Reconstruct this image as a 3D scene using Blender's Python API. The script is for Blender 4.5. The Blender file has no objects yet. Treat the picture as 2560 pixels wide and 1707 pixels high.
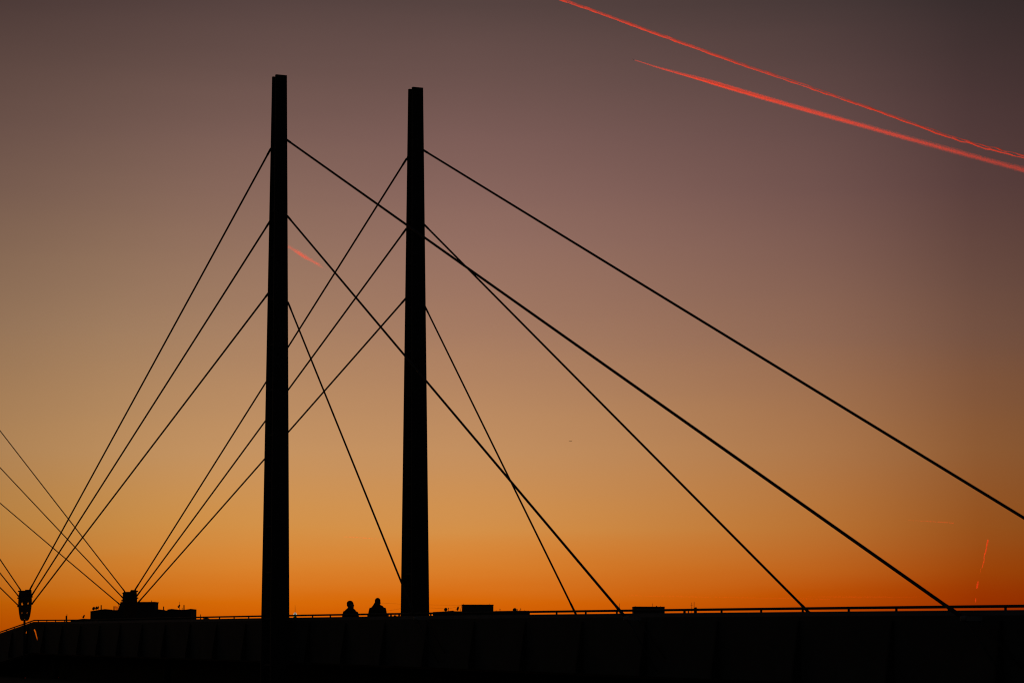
import bpy, bmesh, math, random
import numpy as np
from mathutils import Vector, Matrix
from mathutils.geometry import tessellate_polygon

random.seed(7)
C = bpy.context.scene.collection
SC = bpy.context.scene

# ------------------------------------------------------------------ camera
CAMZ = 1.7                                     # eye height above the ground
FE = 6361.0
PITCH = math.asin(756.5 / FE)
FPX = FE * math.cos(PITCH)                     # focal length in photo pixels (2560 wide)
CAM = Vector((0, 0, CAMZ))
cd = bpy.data.cameras.new('camera')
cam = bpy.data.objects.new('camera', cd)
C.objects.link(cam)
cam.location = CAM
cam.rotation_euler = (math.pi / 2 + PITCH, 0, 0)
cd.sensor_width = 36.0
cd.lens = 36.0 * FPX / 2560.0
cd.clip_start = 0.5
cd.clip_end = 600000.0
SC.camera = cam


def ray(px, py):
    dx = (px - 1280) / FPX
    dy = (853.5 - py) / FPX
    return Vector((dx, math.cos(PITCH) - dy * math.sin(PITCH), math.sin(PITCH) + dy * math.cos(PITCH)))


def at(px, py, Y):                             # the point seen at a pixel, Y metres in front of the camera
    r = ray(px, py)
    return CAM + r * (Y / r.y)


def at_z(px, py, z):                           # the point seen at a pixel, at a known altitude
    r = ray(px, py)
    return CAM + r * ((z - CAMZ) / r.z)


# bridge frame: s runs along the bridge (away to the left), n across it (away to the right)
TH = math.atan(2695 / FE)
AX = Vector((-math.sin(TH), math.cos(TH), 0))
NX = Vector((math.cos(TH), math.sin(TH), 0))
P0 = Vector((-592 / FE * 88.7, 88.7, 0))
W = 5.23                                       # distance between the two pylon planes
N1, N2 = 0.55, 4.68                            # near and far edge of the deck
UP = Vector((0, 0, 1))


def br(s, n, z):
    return P0 + AX * s + NX * n + UP * z


def on(px, py, n):                             # pixel -> point in the vertical plane n of the bridge
    r = ray(px, py)
    t = (P0.dot(NX) + n - CAM.dot(NX)) / r.dot(NX)
    return CAM + r * t


def s_of(p):
    return (p - P0).dot(AX)


# ------------------------------------------------------------------ materials
def new_mat(name):
    m = bpy.data.materials.new(name)
    m.use_nodes = True
    nt = m.node_tree
    nt.nodes.clear()
    return m, nt, nt.nodes.new('ShaderNodeOutputMaterial')


def surf(name, col, rough=0.7, metal=0.0, scale=3.0, amount=0.35, bump=0.0, coord='Object'):
    m, nt, out = new_mat(name)
    b = nt.nodes.new('ShaderNodeBsdfPrincipled')
    tc = nt.nodes.new('ShaderNodeTexCoord')
    nz = nt.nodes.new('ShaderNodeTexNoise')
    nz.inputs['Scale'].default_value = scale
    nz.inputs['Detail'].default_value = 6
    nt.links.new(tc.outputs[coord], nz.inputs['Vector'])
    mx = nt.nodes.new('ShaderNodeMix')
    mx.data_type = 'RGBA'
    mx.inputs['A'].default_value = tuple(c * (1 - amount) for c in col) + (1,)
    mx.inputs['B'].default_value = tuple(min(1, c * (1 + amount)) for c in col) + (1,)
    nt.links.new(nz.outputs['Fac'], mx.inputs['Factor'])
    nt.links.new(mx.outputs['Result'], b.inputs['Base Color'])
    b.inputs['Roughness'].default_value = rough
    b.inputs['Metallic'].default_value = metal
    b.inputs['Specular IOR Level'].default_value = 0.12
    if bump:
        bp = nt.nodes.new('ShaderNodeBump')
        bp.inputs['Strength'].default_value = bump
        bp.inputs['Distance'].default_value = 0.02
        nt.links.new(nz.outputs['Fac'], bp.inputs['Height'])
        nt.links.new(bp.outputs['Normal'], b.inputs['Normal'])
    nt.links.new(b.outputs[0], out.inputs['Surface'])
    return m


def lamp_mat(name, col, strength):
    m, nt, out = new_mat(name)
    e = nt.nodes.new('ShaderNodeEmission')
    e.inputs['Color'].default_value = col + (1,)
    e.inputs['Strength'].default_value = strength
    nt.links.new(e.outputs[0], out.inputs['Surface'])
    return m


def ice_mat(name, density):
    m, nt, out = new_mat(name)
    v = nt.nodes.new('ShaderNodeVolumePrincipled')
    v.inputs['Color'].default_value = (0.96, 0.78, 0.62, 1)  # white ice tinted warm, red of the sunset light put into its colour
    v.inputs['Density'].default_value = density
    v.inputs['Anisotropy'].default_value = 0.5
    nt.links.new(v.outputs[0], out.inputs['Volume'])
    return m


M = dict(
    steel=surf('painted_steel', (0.030, 0.030, 0.034), 0.75, 0.0, 2.0, 0.3, 0.1),
    cable=surf('cable_steel', (0.035, 0.035, 0.038), 0.7, 0.0, 8.0, 0.2),
    galv=surf('galvanised_steel', (0.20, 0.21, 0.23), 0.65, 0.0, 6.0, 0.3),
    band=surf('grey_band', (0.12, 0.13, 0.155), 0.7, 0.0, 1.5, 0.35, 0.1),
    panel=surf('panel_mesh', (0.055, 0.058, 0.060), 0.8, 0.0, 1.2, 0.45, 0.1),
    rib=surf('rib_steel', (0.018, 0.018, 0.02), 0.8, 0.0, 2.0, 0.3),
    deck=surf('deck_planks', (0.05, 0.045, 0.04), 0.85, 0.0, 4.0, 0.4, 0.2),
    earth=surf('dark_earth', (0.03, 0.031, 0.025), 0.95, 0.0, 0.25, 0.5, 0.3),
    render=surf('wall_render', (0.055, 0.055, 0.055), 0.9, 0.0, 0.4, 0.3, 0.1),
    brick=surf('chimney_brick', (0.06, 0.035, 0.03), 0.9, 0.0, 4.0, 0.3, 0.2),
    tile=surf('roof_felt', (0.035, 0.033, 0.033), 0.9, 0.0, 1.0, 0.3),
    dish=surf('dish_paint', (0.07, 0.07, 0.07), 0.7, 0.0, 2.0, 0.2),
    skin=surf('skin', (0.30, 0.19, 0.14), 0.6, 0.0, 20.0, 0.1),
    hair=surf('hair', (0.015, 0.011, 0.009), 0.7, 0.0, 60.0, 0.4),
    coat=surf('coat_cloth', (0.018, 0.018, 0.022), 0.9, 0.0, 25.0, 0.3, 0.2),
    parka=surf('parka_cloth', (0.022, 0.018, 0.016), 0.9, 0.0, 25.0, 0.3, 0.2),
    denim=surf('trouser_cloth', (0.016, 0.019, 0.03), 0.9, 0.0, 40.0, 0.3),
    leather=surf('shoe_leather', (0.01, 0.009, 0.008), 0.6, 0.0, 20.0, 0.3),
    leaf=surf('leaves', (0.04, 0.05, 0.025), 0.8, 0.0, 1.0, 0.4),
    bark=surf('bark', (0.05, 0.04, 0.03), 0.9, 0.0, 5.0, 0.4),
    jet=surf('aircraft_paint', (0.06, 0.06, 0.065), 0.5, 0.0, 0.2, 0.2),
    eye=surf('eye', (0.02, 0.015, 0.012), 0.3, 0.0, 30.0, 0.2),
    white_lamp=lamp_mat('white_floodlight', (1.0, 0.95, 0.74), 0.5),
    green_lamp=lamp_mat('green_floodlight', (0.05, 0.9, 0.25), 0.10),
    lattice=surf('lattice_steel', (0.10, 0.10, 0.10), 0.6, 0.0, 0.5, 0.2),
)


def cloth_mat():
    m, nt, out = new_mat('banner_cloth')
    t = nt.nodes.new('ShaderNodeBsdfTranslucent')
    t.inputs['Color'].default_value = (0.95, 0.55, 0.25, 1)
    d = nt.nodes.new('ShaderNodeBsdfTransparent')
    d.inputs['Color'].default_value = (1.0, 0.75, 0.6, 1)
    mx = nt.nodes.new('ShaderNodeMixShader')
    tc = nt.nodes.new('ShaderNodeTexCoord')
    wv = nt.nodes.new('ShaderNodeTexWave')
    wv.inputs['Scale'].default_value = 2.0
    mr = nt.nodes.new('ShaderNodeMapRange')
    mr.inputs['To Min'].default_value = 0.45
    mr.inputs['To Max'].default_value = 0.75
    nt.links.new(tc.outputs['Object'], wv.inputs['Vector'])
    nt.links.new(wv.outputs['Fac'], mr.inputs['Value'])
    nt.links.new(mr.outputs[0], mx.inputs[0])
    nt.links.new(t.outputs[0], mx.inputs[1])
    nt.links.new(d.outputs[0], mx.inputs[2])
    nt.links.new(mx.outputs[0], out.inputs['Surface'])
    return m


M['banner'] = cloth_mat()


# ------------------------------------------------------------------ mesh helpers
class MB:
    def __init__(self):
        self.v, self.f = [], []

    def add(self, vs, fs):
        o = len(self.v)
        self.v += [Vector(p) for p in vs]
        self.f += [tuple(i + o for i in f) for f in fs]
        return self

    def hexa(self, p):                         # 8 points: bottom ring 0-3, top ring 4-7
        return self.add(p, [(3, 2, 1, 0), (4, 5, 6, 7), (0, 1, 5, 4), (1, 2, 6, 5), (2, 3, 7, 6), (3, 0, 4, 7)])

    def box(self, c, ex, ey, ez):              # centre and three half-axis vectors
        c = Vector(c)
        ex, ey, ez = Vector(ex), Vector(ey), Vector(ez)
        return self.hexa([c - ex - ey - ez, c + ex - ey - ez, c + ex + ey - ez, c - ex + ey - ez,
                          c - ex - ey + ez, c + ex - ey + ez, c + ex + ey + ez, c - ex + ey + ez])

    def tube(self, pts, rad, seg=8, cap=True):
        pts = [Vector(p) for p in pts]
        if not isinstance(rad, (list, tuple)):
            rad = [rad] * len(pts)
        vs, fs = [], []
        ref = None
        for i, p in enumerate(pts):
            d = (pts[min(i + 1, len(pts) - 1)] - pts[max(i - 1, 0)]).normalized()
            if ref is None:
                ref = d.orthogonal().normalized()
            u = (ref - d * ref.dot(d)).normalized()
            ref = u
            w = d.cross(u)
            for k in range(seg):
                t = 2 * math.pi * k / seg
                vs.append(p + (u * math.cos(t) + w * math.sin(t)) * rad[i])
        for i in range(len(pts) - 1):
            for k in range(seg):
                a, b = i * seg + k, i * seg + (k + 1) % seg
                fs.append((a, b, b + seg, a + seg))
        if cap:
            fs.append(tuple(range(seg - 1, -1, -1)))
            fs.append(tuple(range((len(pts) - 1) * seg, len(pts) * seg)))
        return self.add(vs, fs)

    def ell(self, c, r, rings=10, seg=16, rot=None):
        c = Vector(c)
        vs, fs = [], []
        for i in range(1, rings):
            t = math.pi * i / rings
            for k in range(seg):
                q = 2 * math.pi * k / seg
                p = Vector((r[0] * math.sin(t) * math.cos(q), r[1] * math.sin(t) * math.sin(q), r[2] * math.cos(t)))
                vs.append(c + (rot @ p if rot else p))
        top, bot = len(vs), len(vs) + 1
        zt = Vector((0, 0, r[2]))
        vs += [c + (rot @ zt if rot else zt), c - (rot @ zt if rot else zt)]
        for i in range(rings - 2):
            for k in range(seg):
                a, b = i * seg + k, i * seg + (k + 1) % seg
                fs.append((a, a + seg, b + seg, b))
        for k in range(seg):
            fs.append((top, k, (k + 1) % seg))
            o = (rings - 2) * seg
            fs.append((bot, o + (k + 1) % seg, o + k))
        return self.add(vs, fs)

    def prism(self, loops, depth):             # loops of 3D points (outer first, then holes) extruded by a vector
        depth = Vector(depth)
        loops = [[Vector(p) for p in l] for l in loops]
        flat = [p for l in loops for p in l]
        tri = tessellate_polygon(loops)
        k = len(flat)
        fs = [tuple(t) for t in tri] + [tuple(i + k for i in reversed(t)) for t in tri]
        o = 0
        for l in loops:
            for i in range(len(l)):
                j = (i + 1) % len(l)
                fs.append((o + i, o + i + k, o + j + k, o + j))
            o += len(l)
        return self.add(flat + [p + depth for p in flat], fs)

    def mesh(self, name, smooth=False):
        me = bpy.data.meshes.new(name)
        me.from_pydata([tuple(p) for p in self.v], [], self.f)
        bm = bmesh.new()
        bm.from_mesh(me)
        bmesh.ops.recalc_face_normals(bm, faces=bm.faces)
        bm.to_mesh(me)
        bm.free()
        if smooth:
            for p in me.polygons:
                p.use_smooth = True
        return me

    def build(self, name, mat, parent=None, smooth=False, origin=None):
        me = self.mesh(name, smooth)
        me.materials.append(mat)
        o = bpy.data.objects.new(name, me)
        C.objects.link(o)
        if parent is not None:
            o.parent = parent
            lo = parent_world(parent)
            me.transform(Matrix.Translation(-lo))
        elif origin is not None:
            me.transform(Matrix.Translation(-Vector(origin)))
            o.location = origin
        return o


def parent_world(o):
    p = Vector((0, 0, 0))
    while o is not None:
        p = p + Vector(o.location)
        o = o.parent
    return p


def tag(o, label, cat, group=None, kind=None):
    o['label'] = label
    o['category'] = cat
    if group:
        o['group'] = group
    if kind:
        o['kind'] = kind
    return o


def thing(name, label, cat, loc, group=None):
    o = bpy.data.objects.new(name, None)
    C.objects.link(o)
    o.location = loc
    o.empty_display_size = 0.3
    return tag(o, label, cat, group)


def copy_tree(o, parent=None):
    c = o.copy()
    C.objects.link(c)
    if parent is not None:
        c.parent = parent
    for ch in list(o.children):
        copy_tree(ch, c)
    return c


# ------------------------------------------------------------------ sky
SUN_AZ = math.radians(-2.5)                    # the sun has just set, a little left of the picture's middle
SUN_EL = math.radians(-1.2)


def lin(c):
    c = c / 255.0
    return c / 12.92 if c <= 0.04045 else ((c + 0.055) / 1.055) ** 2.4


def make_sky():
    w = bpy.data.worlds.new('World')
    SC.world = w
    w.use_nodes = True
    nt = w.node_tree
    nt.nodes.clear()
    L = nt.links.new
    out = nt.nodes.new('ShaderNodeOutputWorld')
    bg = nt.nodes.new('ShaderNodeBackground')
    L(bg.outputs[0], out.inputs['Surface'])
    tc = nt.nodes.new('ShaderNodeTexCoord')
    sep = nt.nodes.new('ShaderNodeSeparateXYZ')
    L(tc.outputs['Generated'], sep.inputs[0])

    def math_n(op, a, b=None, clamp=False):
        n = nt.nodes.new('ShaderNodeMath')
        n.operation = op
        n.use_clamp = clamp
        for i, x in enumerate((a, b)):
            if x is None:
                continue
            if isinstance(x, (int, float)):
                n.inputs[i].default_value = x
            else:
                L(x, n.inputs[i])
        return n.outputs[0]

    def rng(x, a, b, smooth=False):
        n = nt.nodes.new('ShaderNodeMapRange')
        if smooth:
            n.interpolation_type = 'SMOOTHSTEP'
        n.inputs['From Min'].default_value = a
        n.inputs['From Max'].default_value = b
        L(x, n.inputs['Value'])
        return n.outputs[0]

    elev = math_n('MULTIPLY', math_n('ARCSINE', sep.outputs['Z']), 180 / math.pi)
    az = math_n('MULTIPLY', math_n('ARCTAN2', sep.outputs['X'], sep.outputs['Y']), 180 / math.pi)
    # faint layered haze so that the bands of the afterglow are not perfectly even
    mp = nt.nodes.new('ShaderNodeMapping')
    mp.inputs['Scale'].default_value = (3.0, 3.0, 26.0)
    L(tc.outputs['Generated'], mp.inputs['Vector'])
    nz = nt.nodes.new('ShaderNodeTexNoise')
    nz.inputs['Scale'].default_value = 2.2
    nz.inputs['Detail'].default_value = 4
    L(mp.outputs[0], nz.inputs['Vector'])
    wob = math_n('MULTIPLY', math_n('SUBTRACT', nz.outputs['Fac'], 0.5), 0.5)
    fac = rng(math_n('ADD', elev, wob), 0.0, 16.0)

    def elev_of(y):
        return math.degrees(PITCH + math.atan((853.5 - y) / FPX))

    def ramp(cols, gain=1.0):
        ys = np.array([c[0] for c in cols], float)
        el = np.array([elev_of(y) for y in ys])
        rgb = np.array([[lin(v) for v in c[1]] for c in cols])
        order = np.argsort(el)
        el, rgb = el[order], rgb[order]
        n = nt.nodes.new('ShaderNodeValToRGB')
        cr = n.color_ramp
        stops = [0.0, 0.35, 0.7, 1.0, 1.3, 1.7, 2.1, 2.6, 3.1, 3.7, 4.4, 5.2, 6.1, 7.0, 8.0, 9.0, 10.2, 11.5, 13.0, 14.4, 16.0]
        # smooth interpolation through the measured elevations (local quadratic smoothing of a linear fit)
        fine = np.linspace(-0.5, 17.0, 701)
        lin_ = np.stack([np.interp(fine, el, rgb[:, k]) for k in range(3)], 1)
        ker = np.hanning(17)
        ker /= ker.sum()
        pad = np.pad(lin_, ((8, 8), (0, 0)), mode='edge')
        sm = np.stack([np.convolve(pad[:, k], ker, 'valid') for k in range(3)], 1)
        while len(cr.elements) < len(stops):
            cr.elements.new(0.5)
        for e, s in zip(cr.elements, stops):
            e.position = s / 16.0
        for e, s in zip(cr.elements, stops):
            c = [gain * float(np.interp(s, fine, sm[:, k])) for k in range(3)]
            e.color = (c[0], c[1], c[2], 1)
        L(fac, n.inputs['Fac'])
        return n.outputs['Color']

    left = ramp([(-100, (72, 55, 55)), (30, (83, 64, 61)), (410, (121, 93, 83)), (810, (158, 124, 96)), (1110, (188, 142, 94)),
                 (1310, (199, 140, 70)), (1410, (207, 128, 46)), (1490, (205, 105, 8)), (1540, (198, 88, 0)), (1620, (185, 72, 0))], 1.13)
    mid = ramp([(-100, (76, 59, 58)), (30, (88, 69, 66)), (410, (130, 97, 91)), (600, (147, 110, 98)), (810, (164, 122, 99)), (1110, (195, 144, 97)),
                (1310, (213, 146, 74)), (1410, (218, 131, 47)), (1490, (217, 106, 8)), (1540, (212, 92, 0)), (1620, (200, 78, 0))])
    right = ramp([(-100, (46, 36, 38)), (30, (57, 46, 46)), (410, (85, 61, 60)), (510, (92, 65, 62)), (810, (115, 82, 68)),
                  (1110, (143, 92, 53)), (1310, (152, 84, 30)), (1410, (158, 70, 10)), (1490, (156, 53, 0)), (1540, (148, 44, 0)),
                  (1620, (138, 38, 0))], 1.20)

    def mix(f, a, b):
        n = nt.nodes.new('ShaderNodeMix')
        n.data_type = 'RGBA'
        for sock, x in (('Factor', f), ('A', a), ('B', b)):
            if isinstance(x, (tuple, float)):
                n.inputs[sock].default_value = x
            else:
                L(x, n.inputs[sock])
        return n.outputs['Result']

    wl = rng(az, -9.1, -1.2)
    glow = mix(wl, left, mid)
    wr = math_n('POWER', rng(az, -1.2, 10.45), 1.28)
    glow = mix(wr, glow, right)
    # the afterglow weakens away from the place where the sun went down
    dl = math_n('MULTIPLY', rng(az, -5.0, -14.0, True), 0.30)
    dr = math_n('MULTIPLY', rng(az, 6.5, 14.5, True), 0.38)
    keep = math_n('SUBTRACT', math_n('SUBTRACT', 1.0, dl), dr)
    sc_ = nt.nodes.new('ShaderNodeVectorMath')
    sc_.operation = 'SCALE'
    L(glow, sc_.inputs[0])
    L(keep, sc_.inputs['Scale'])
    glow = sc_.outputs[0]
    # the rest of the dome: the dusk sky itself
    sky = nt.nodes.new('ShaderNodeTexSky')
    sky.sky_type = 'NISHITA'
    sky.sun_disc = False
    sky.sun_elevation = SUN_EL
    sky.sun_rotation = SUN_AZ
    sky.altitude = 50
    dim = nt.nodes.new('ShaderNodeVectorMath')
    dim.operation = 'SCALE'
    dim.inputs['Scale'].default_value = 0.08
    L(sky.outputs[0], dim.inputs[0])
    dusk = dim.outputs[0]
    k = math_n('MULTIPLY', rng(az, 48.0, 12.0, True), rng(az, -60.0, -12.0, True))
    k = math_n('MULTIPLY', k, rng(elev, 44.0, 14.5))
    k = math_n('MULTIPLY', k, rng(elev, -0.6, 0.0))
    col = mix(k, dusk, glow)
    L(col, bg.inputs['Color'])
    bg.inputs['Strength'].default_value = 1.0


make_sky()
sl = bpy.data.lights.new('sun', 'SUN')
sun = bpy.data.objects.new('sun', sl)
C.objects.link(sun)
sl.energy = 4.0
sl.angle = math.radians(0.5)
sl.color = (1.0, 0.05, 0.006)                 # the last red light, still reaching the high contrails from below the horizon
sd = Vector((math.sin(SUN_AZ) * math.cos(SUN_EL), math.cos(SUN_AZ) * math.cos(SUN_EL), math.sin(SUN_EL)))
sun.rotation_euler = sd.to_track_quat('Z', 'Y').to_euler()
sun.location = (0, 0, 60)
SC.view_settings.view_transform = 'Standard'
SC.view_settings.look = 'None'
SC.view_settings.exposure = 0
SC.view_settings.gamma = 1

# ------------------------------------------------------------------ ground
g = MB()
R = 40000
rs = [0, 60, 150, 400, 1500, 6000, R]
vs, fs = [Vector((0, 0, 0))], []
for r in rs[1:]:
    for k in range(48):
        t = 2 * math.pi * k / 48
        vs.append(Vector((r * math.cos(t), r * math.sin(t), 0)))
for k in range(48):
    fs.append((0, 1 + k, 1 + (k + 1) % 48))
for i in range(len(rs) - 2):
    for k in range(48):
        a, b = 1 + i * 48 + k, 1 + i * 48 + (k + 1) % 48
        fs.append((a, a + 48, b + 48, b))
g.add(vs, fs)
ground = g.build('ground', M['earth'])
ground['kind'] = 'structure'

# ------------------------------------------------------------------ the bridge line


def rail_z(s):                                 # height of the handrail's top along the bridge
    if s <= 41.31:
        z = -3.21455e-05 * s * s + 4.9719e-03 * s + 1.0329
        if s > 33:
            z += 0.043 * (s - 33) / 8.31
        return CAMZ + z
    z = 1.224 - 0.0660 * (s - 41.31)
    return CAMZ + max(z, -0.50)


S_MIN, S_MAX = -92.0, 100.0
S_LINE = [S_MIN + 4 * i for i in range(int((37 - S_MIN) / 4) + 1)] + [38, 41.31, 45, 50, 56, 62, 67.4, 72, 80, 90, S_MAX]


def sweep(section, s_list, zf=rail_z):
    """section: list of (n, dz below the rail top); swept along the bridge, closed at the ends"""
    m = MB()
    k = len(section)
    vs, fs = [], []
    for s in s_list:
        for n, dz in section:
            vs.append(br(s, n, zf(s) - dz))
    for i in range(len(s_list) - 1):
        for j in range(k):
            a, b = i * k + j, i * k + (j + 1) % k
            fs.append((a, b, b + k, a + k))
    fs.append(tuple(range(k)))
    o = (len(s_list) - 1) * k
    fs.append(tuple(o + j for j in range(k)))
    return m.add(vs, fs)


def rect(n0, n1, d0, d1):
    return [(n0, d0), (n1, d0), (n1, d1), (n0, d1)]


def between(s0, s1):
    inner = [s for s in S_LINE if s0 + 0.01 < s < s1 - 0.01]
    return [s0] + inner + [s1]


# posts of the near railing: measured ones, the gaps between them filled evenly
post_px = [96.4, 117.6, 139.3, 162, 549, 585.5, 622, 739.5, 781.6, 825.9, 1391.6, 1464.5, 1710.7, 1804, 1903, 2007, 2122, 2241, 2514]
meas = sorted(s_of(on(x, 1530, N1)) for x in post_px)
posts = [meas[0]]
for q in meas[1:]:
    gap = q - posts[-1]
    k = max(1, round(gap / 1.885))
    base = posts[-1]
    for i in range(1, k + 1):
        posts.append(base + gap * i / k)
while posts[0] > -58:
    posts.insert(0, posts[0] - 1.885)
while posts[-1] < 72:
    posts.append(posts[-1] + 1.885)

deck = thing('footbridge_deck', 'long dark footbridge deck carrying two people, running below the railing', 'bridge', br(0, 2.6, rail_z(0) - 1.45))
sweep(rect(N1 + 0.10, N2 - 0.10, 1.45, 1.53), S_LINE).build('walkway', M['deck'], deck)
for n0, n1 in ((N1 + 0.02, N1 + 0.16), (N2 - 0.16, N2 - 0.02)):
    sweep(rect(n0, n1, 1.533, 1.70), S_LINE).build('edge_beam', M['steel'], deck)
for nn in (1.6, 3.6):
    sweep(rect(nn - 0.12, nn + 0.12, 1.534, 1.68), S_LINE).build('girder', M['steel'], deck)
for i, s in enumerate(posts):
    if i % 2 == 0:
        z = rail_z(s) - 1.60
        MB().box(br(s, (N1 + N2) / 2, z), AX * 0.06, NX * ((N2 - N1) / 2 - 0.165), UP * 0.05).build('cross_beam', M['steel'], deck)
for s in (-52, -12, 20, 41):
    for nn in (1.6, 3.6):
        z = rail_z(s) - 1.682
        MB().tube([br(s, nn, -0.2), br(s, nn, z)], 0.16, 12).build('pier', M['steel'], deck, True)

backing = [(1.9, -0.1), (2.5, 1), (4.3, 1), (8.5, -0.1)]  # added earth bank, hides bright ground and sky so the underside stays black
m = MB()
bl = between(S_MIN, 66.0)
vs, fs = [], []
for s in bl:
    for n, k in backing:
        z = max(rail_z(s) - 1.76, 0.02) if k == 1 else -0.1
        vs.append(br(s, n + 0.12 * math.sin(s * .7 + n), z))
for i in range(len(bl) - 1):
    for j in range(3):
        a = i * 4 + j
        fs.append((a, a + 1, a + 5, a + 4))
m.add(vs, fs)
backing_o = m.build('added_backing', M['earth'])
backing_o['kind'] = 'structure'

RAIL_R = 0.030


def railing(name, label, n, side, panel_to, plist, gap_s=None, drop=0.0):
    rz = lambda s: rail_z(s) - drop
    r = thing(name, label, 'railing', br(0, n, rz(0) - 1.45))
    line = between(plist[0], plist[-1])
    MB().tube([br(s, n, rz(s) - RAIL_R) for s in line], RAIL_R, 10).build('handrail', M['steel'], r, True)
    band = between(plist[0], min(panel_to, plist[-1]))
    sweep(rect(n - 0.035, n + 0.035, 0.102, 0.25), band, rz).build('top_band', M['band'], r)
    pm = None
    for s in plist:
        low = 1.446 - drop
        o = MB().hexa([br(s - 0.016, n - 0.03, -low + rz(s)), br(s + 0.016, n - 0.03, -low + rz(s)),
                       br(s + 0.016, n + 0.03, -low + rz(s)), br(s - 0.016, n + 0.03, -low + rz(s)),
                       br(s - 0.016, n - 0.02, rz(s) - 0.045), br(s + 0.016, n - 0.02, rz(s) - 0.045),
                       br(s + 0.016, n + 0.02, rz(s) - 0.045), br(s - 0.016, n + 0.02, rz(s) - 0.045)])
        if s <= panel_to + 40:
            o.build('post', M['steel'], r)
    bays = [p for p in plist if p <= panel_to + 0.1][::2]
    for s0, s1 in zip(bays, bays[1:]):
        a, b = s0 + 0.012, s1 - 0.012
        lo = 1.64 if side < 0 else 1.38
        nn = n + side * 0.075
        if gap_s and a < gap_s[1] and b > gap_s[0]:
            panel_with_gaps(nn, a, b, lo, side).build('infill_panel', M['panel'], r)
        else:
            sweep(rect(nn - 0.012, nn + 0.012, 0.20, lo), between(a, b), rz).build('infill_panel', M['panel'], r)
        if side < 0:                            # a fin on the outside at every second post
            s = s0
            MB().prism([[br(s - 0.03, nn - 0.014, rz(s) - 0.30), br(s - 0.03, nn - 0.05, rz(s) - 0.30),
                         br(s - 0.03, nn - 0.22, rz(s) - 1.45), br(s - 0.03, nn - 0.22, rz(s) - 1.63),
                         br(s - 0.03, nn - 0.014, rz(s) - 1.63)]], AX * 0.06).build('fin', M['rib'], r)
    return r


# openings where the tie of the cable post goes through the parapet on the ramp: slanting slots with the sky behind
def panel_with_gaps(nn, a, b, lo, side):
    slots = [[(83.0, 1573), (86, 1570.8), (89.5, 1577), (92.5, 1590), (95.2, 1599.5), (92.5, 1601), (88.8, 1590), (86.2, 1580)],
             [(63.5, 1580), (65.5, 1576.3), (67.3, 1578), (66.3, 1582), (64, 1584.5)]]
    m = MB()
    zt = lambda s: rail_z(s) - 0.20
    zb = lambda s: rail_z(s) - lo
    ss = between(a, b)
    outer = [br(s, nn, zt(s)) for s in ss] + [br(s, nn, zb(s)) for s in reversed(ss)]
    holes = []
    for sl_ in slots:
        h = [on(x, y, nn) for x, y in sl_]
        sv = [s_of(p) for p in h]
        if min(sv) > a + 0.01 and max(sv) < b - 0.01:
            holes.append(h)
    m.prism([outer] + holes, NX * 0.024)
    return m


slot_s = sorted(s_of(on(x, 1590, N1 - 0.075)) for x in (62.5, 96))
near_posts = posts
# bays are cut so that each slot lies inside one panel
railing('bridge_railing', 'long black railing with handrail and solid panels along the footbridge near edge', N1, -1, 75, near_posts, slot_s)
far_posts = [s for s in posts if s < 60]
railing('bridge_railing', 'black railing along the footbridge far edge, behind the two people', N2, 1, 41.5, far_posts, None, 0.13)

# ------------------------------------------------------------------ pylons
Z_TOP = at(702, 191.3, 88.7).z


def make_pylon(label, lean=-0.075):
    t = thing('pylon', label, 'bridge pylon', P0.copy(), 'tapering twin leg pylons')
    zb = at(699, 1540, 88.7).z
    H = Z_TOP

    def half(z):                                # half width across, and distance of the leg's plane from the middle
        k = (z - zb) / (H - zb)
        return (0.335 + (0.205 - 0.335) * k, 0.52 + (0.185 - 0.52) * k)

    for sg in (-1, 1):
        m = MB()
        w0, d0 = half(0.0)
        w1, d1 = half(H)
        th = 0.05
        q = lean
        m.hexa([br(sg * d0 - th, -w0, -0.2), br(sg * d0 + th, -w0, -0.2), br(sg * d0 + th, w0, -0.2), br(sg * d0 - th, w0, -0.2),
                br(sg * d1 - th, -w1 + q, H), br(sg * d1 + th, -w1 + q, H), br(sg * d1 + th, w1 + q, H), br(sg * d1 - th, w1 + q, H)])
        m.build('leg', M['steel'], t)
    z = 1.0
    while z < H - 0.3:
        w, d = half(z)
        MB().box(br(0, lean * z / H, z), AX * (d - 0.053), NX * w * 0.8, UP * 0.03).build('diaphragm', M['steel'], t)
        z += 1.6
    w, d = half(0)
    MB().box(br(0, 0, 0.05), AX * (d + 0.3), NX * (w + 0.25), UP * 0.06).build('base_plate', M['steel'], t)
    return t


pyl1 = make_pylon('left of the two tall black pylons, standing in front of the near railing')
pyl2 = make_pylon('right of the two tall black pylons, standing behind the far railing')
pyl2.location = P0 + NX * (W - 0.02)


# cable lugs on the pylons
def lug(parent, p, out):
    if out.dot(AX) < 0:
        p = p - NX * 0.075
    MB().prism([[p - out * 0.10 + UP * 0.14, p - out * 0.035 + UP * 0.06, p - out * 0.015 - UP * 0.04, p - out * 0.10 - UP * 0.10]],
               NX * 0.08).build('cable_lug', M['steel'], parent)


# ------------------------------------------------------------------ cables
CABLE_GROUP = 'stay cables of the footbridge'


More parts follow.
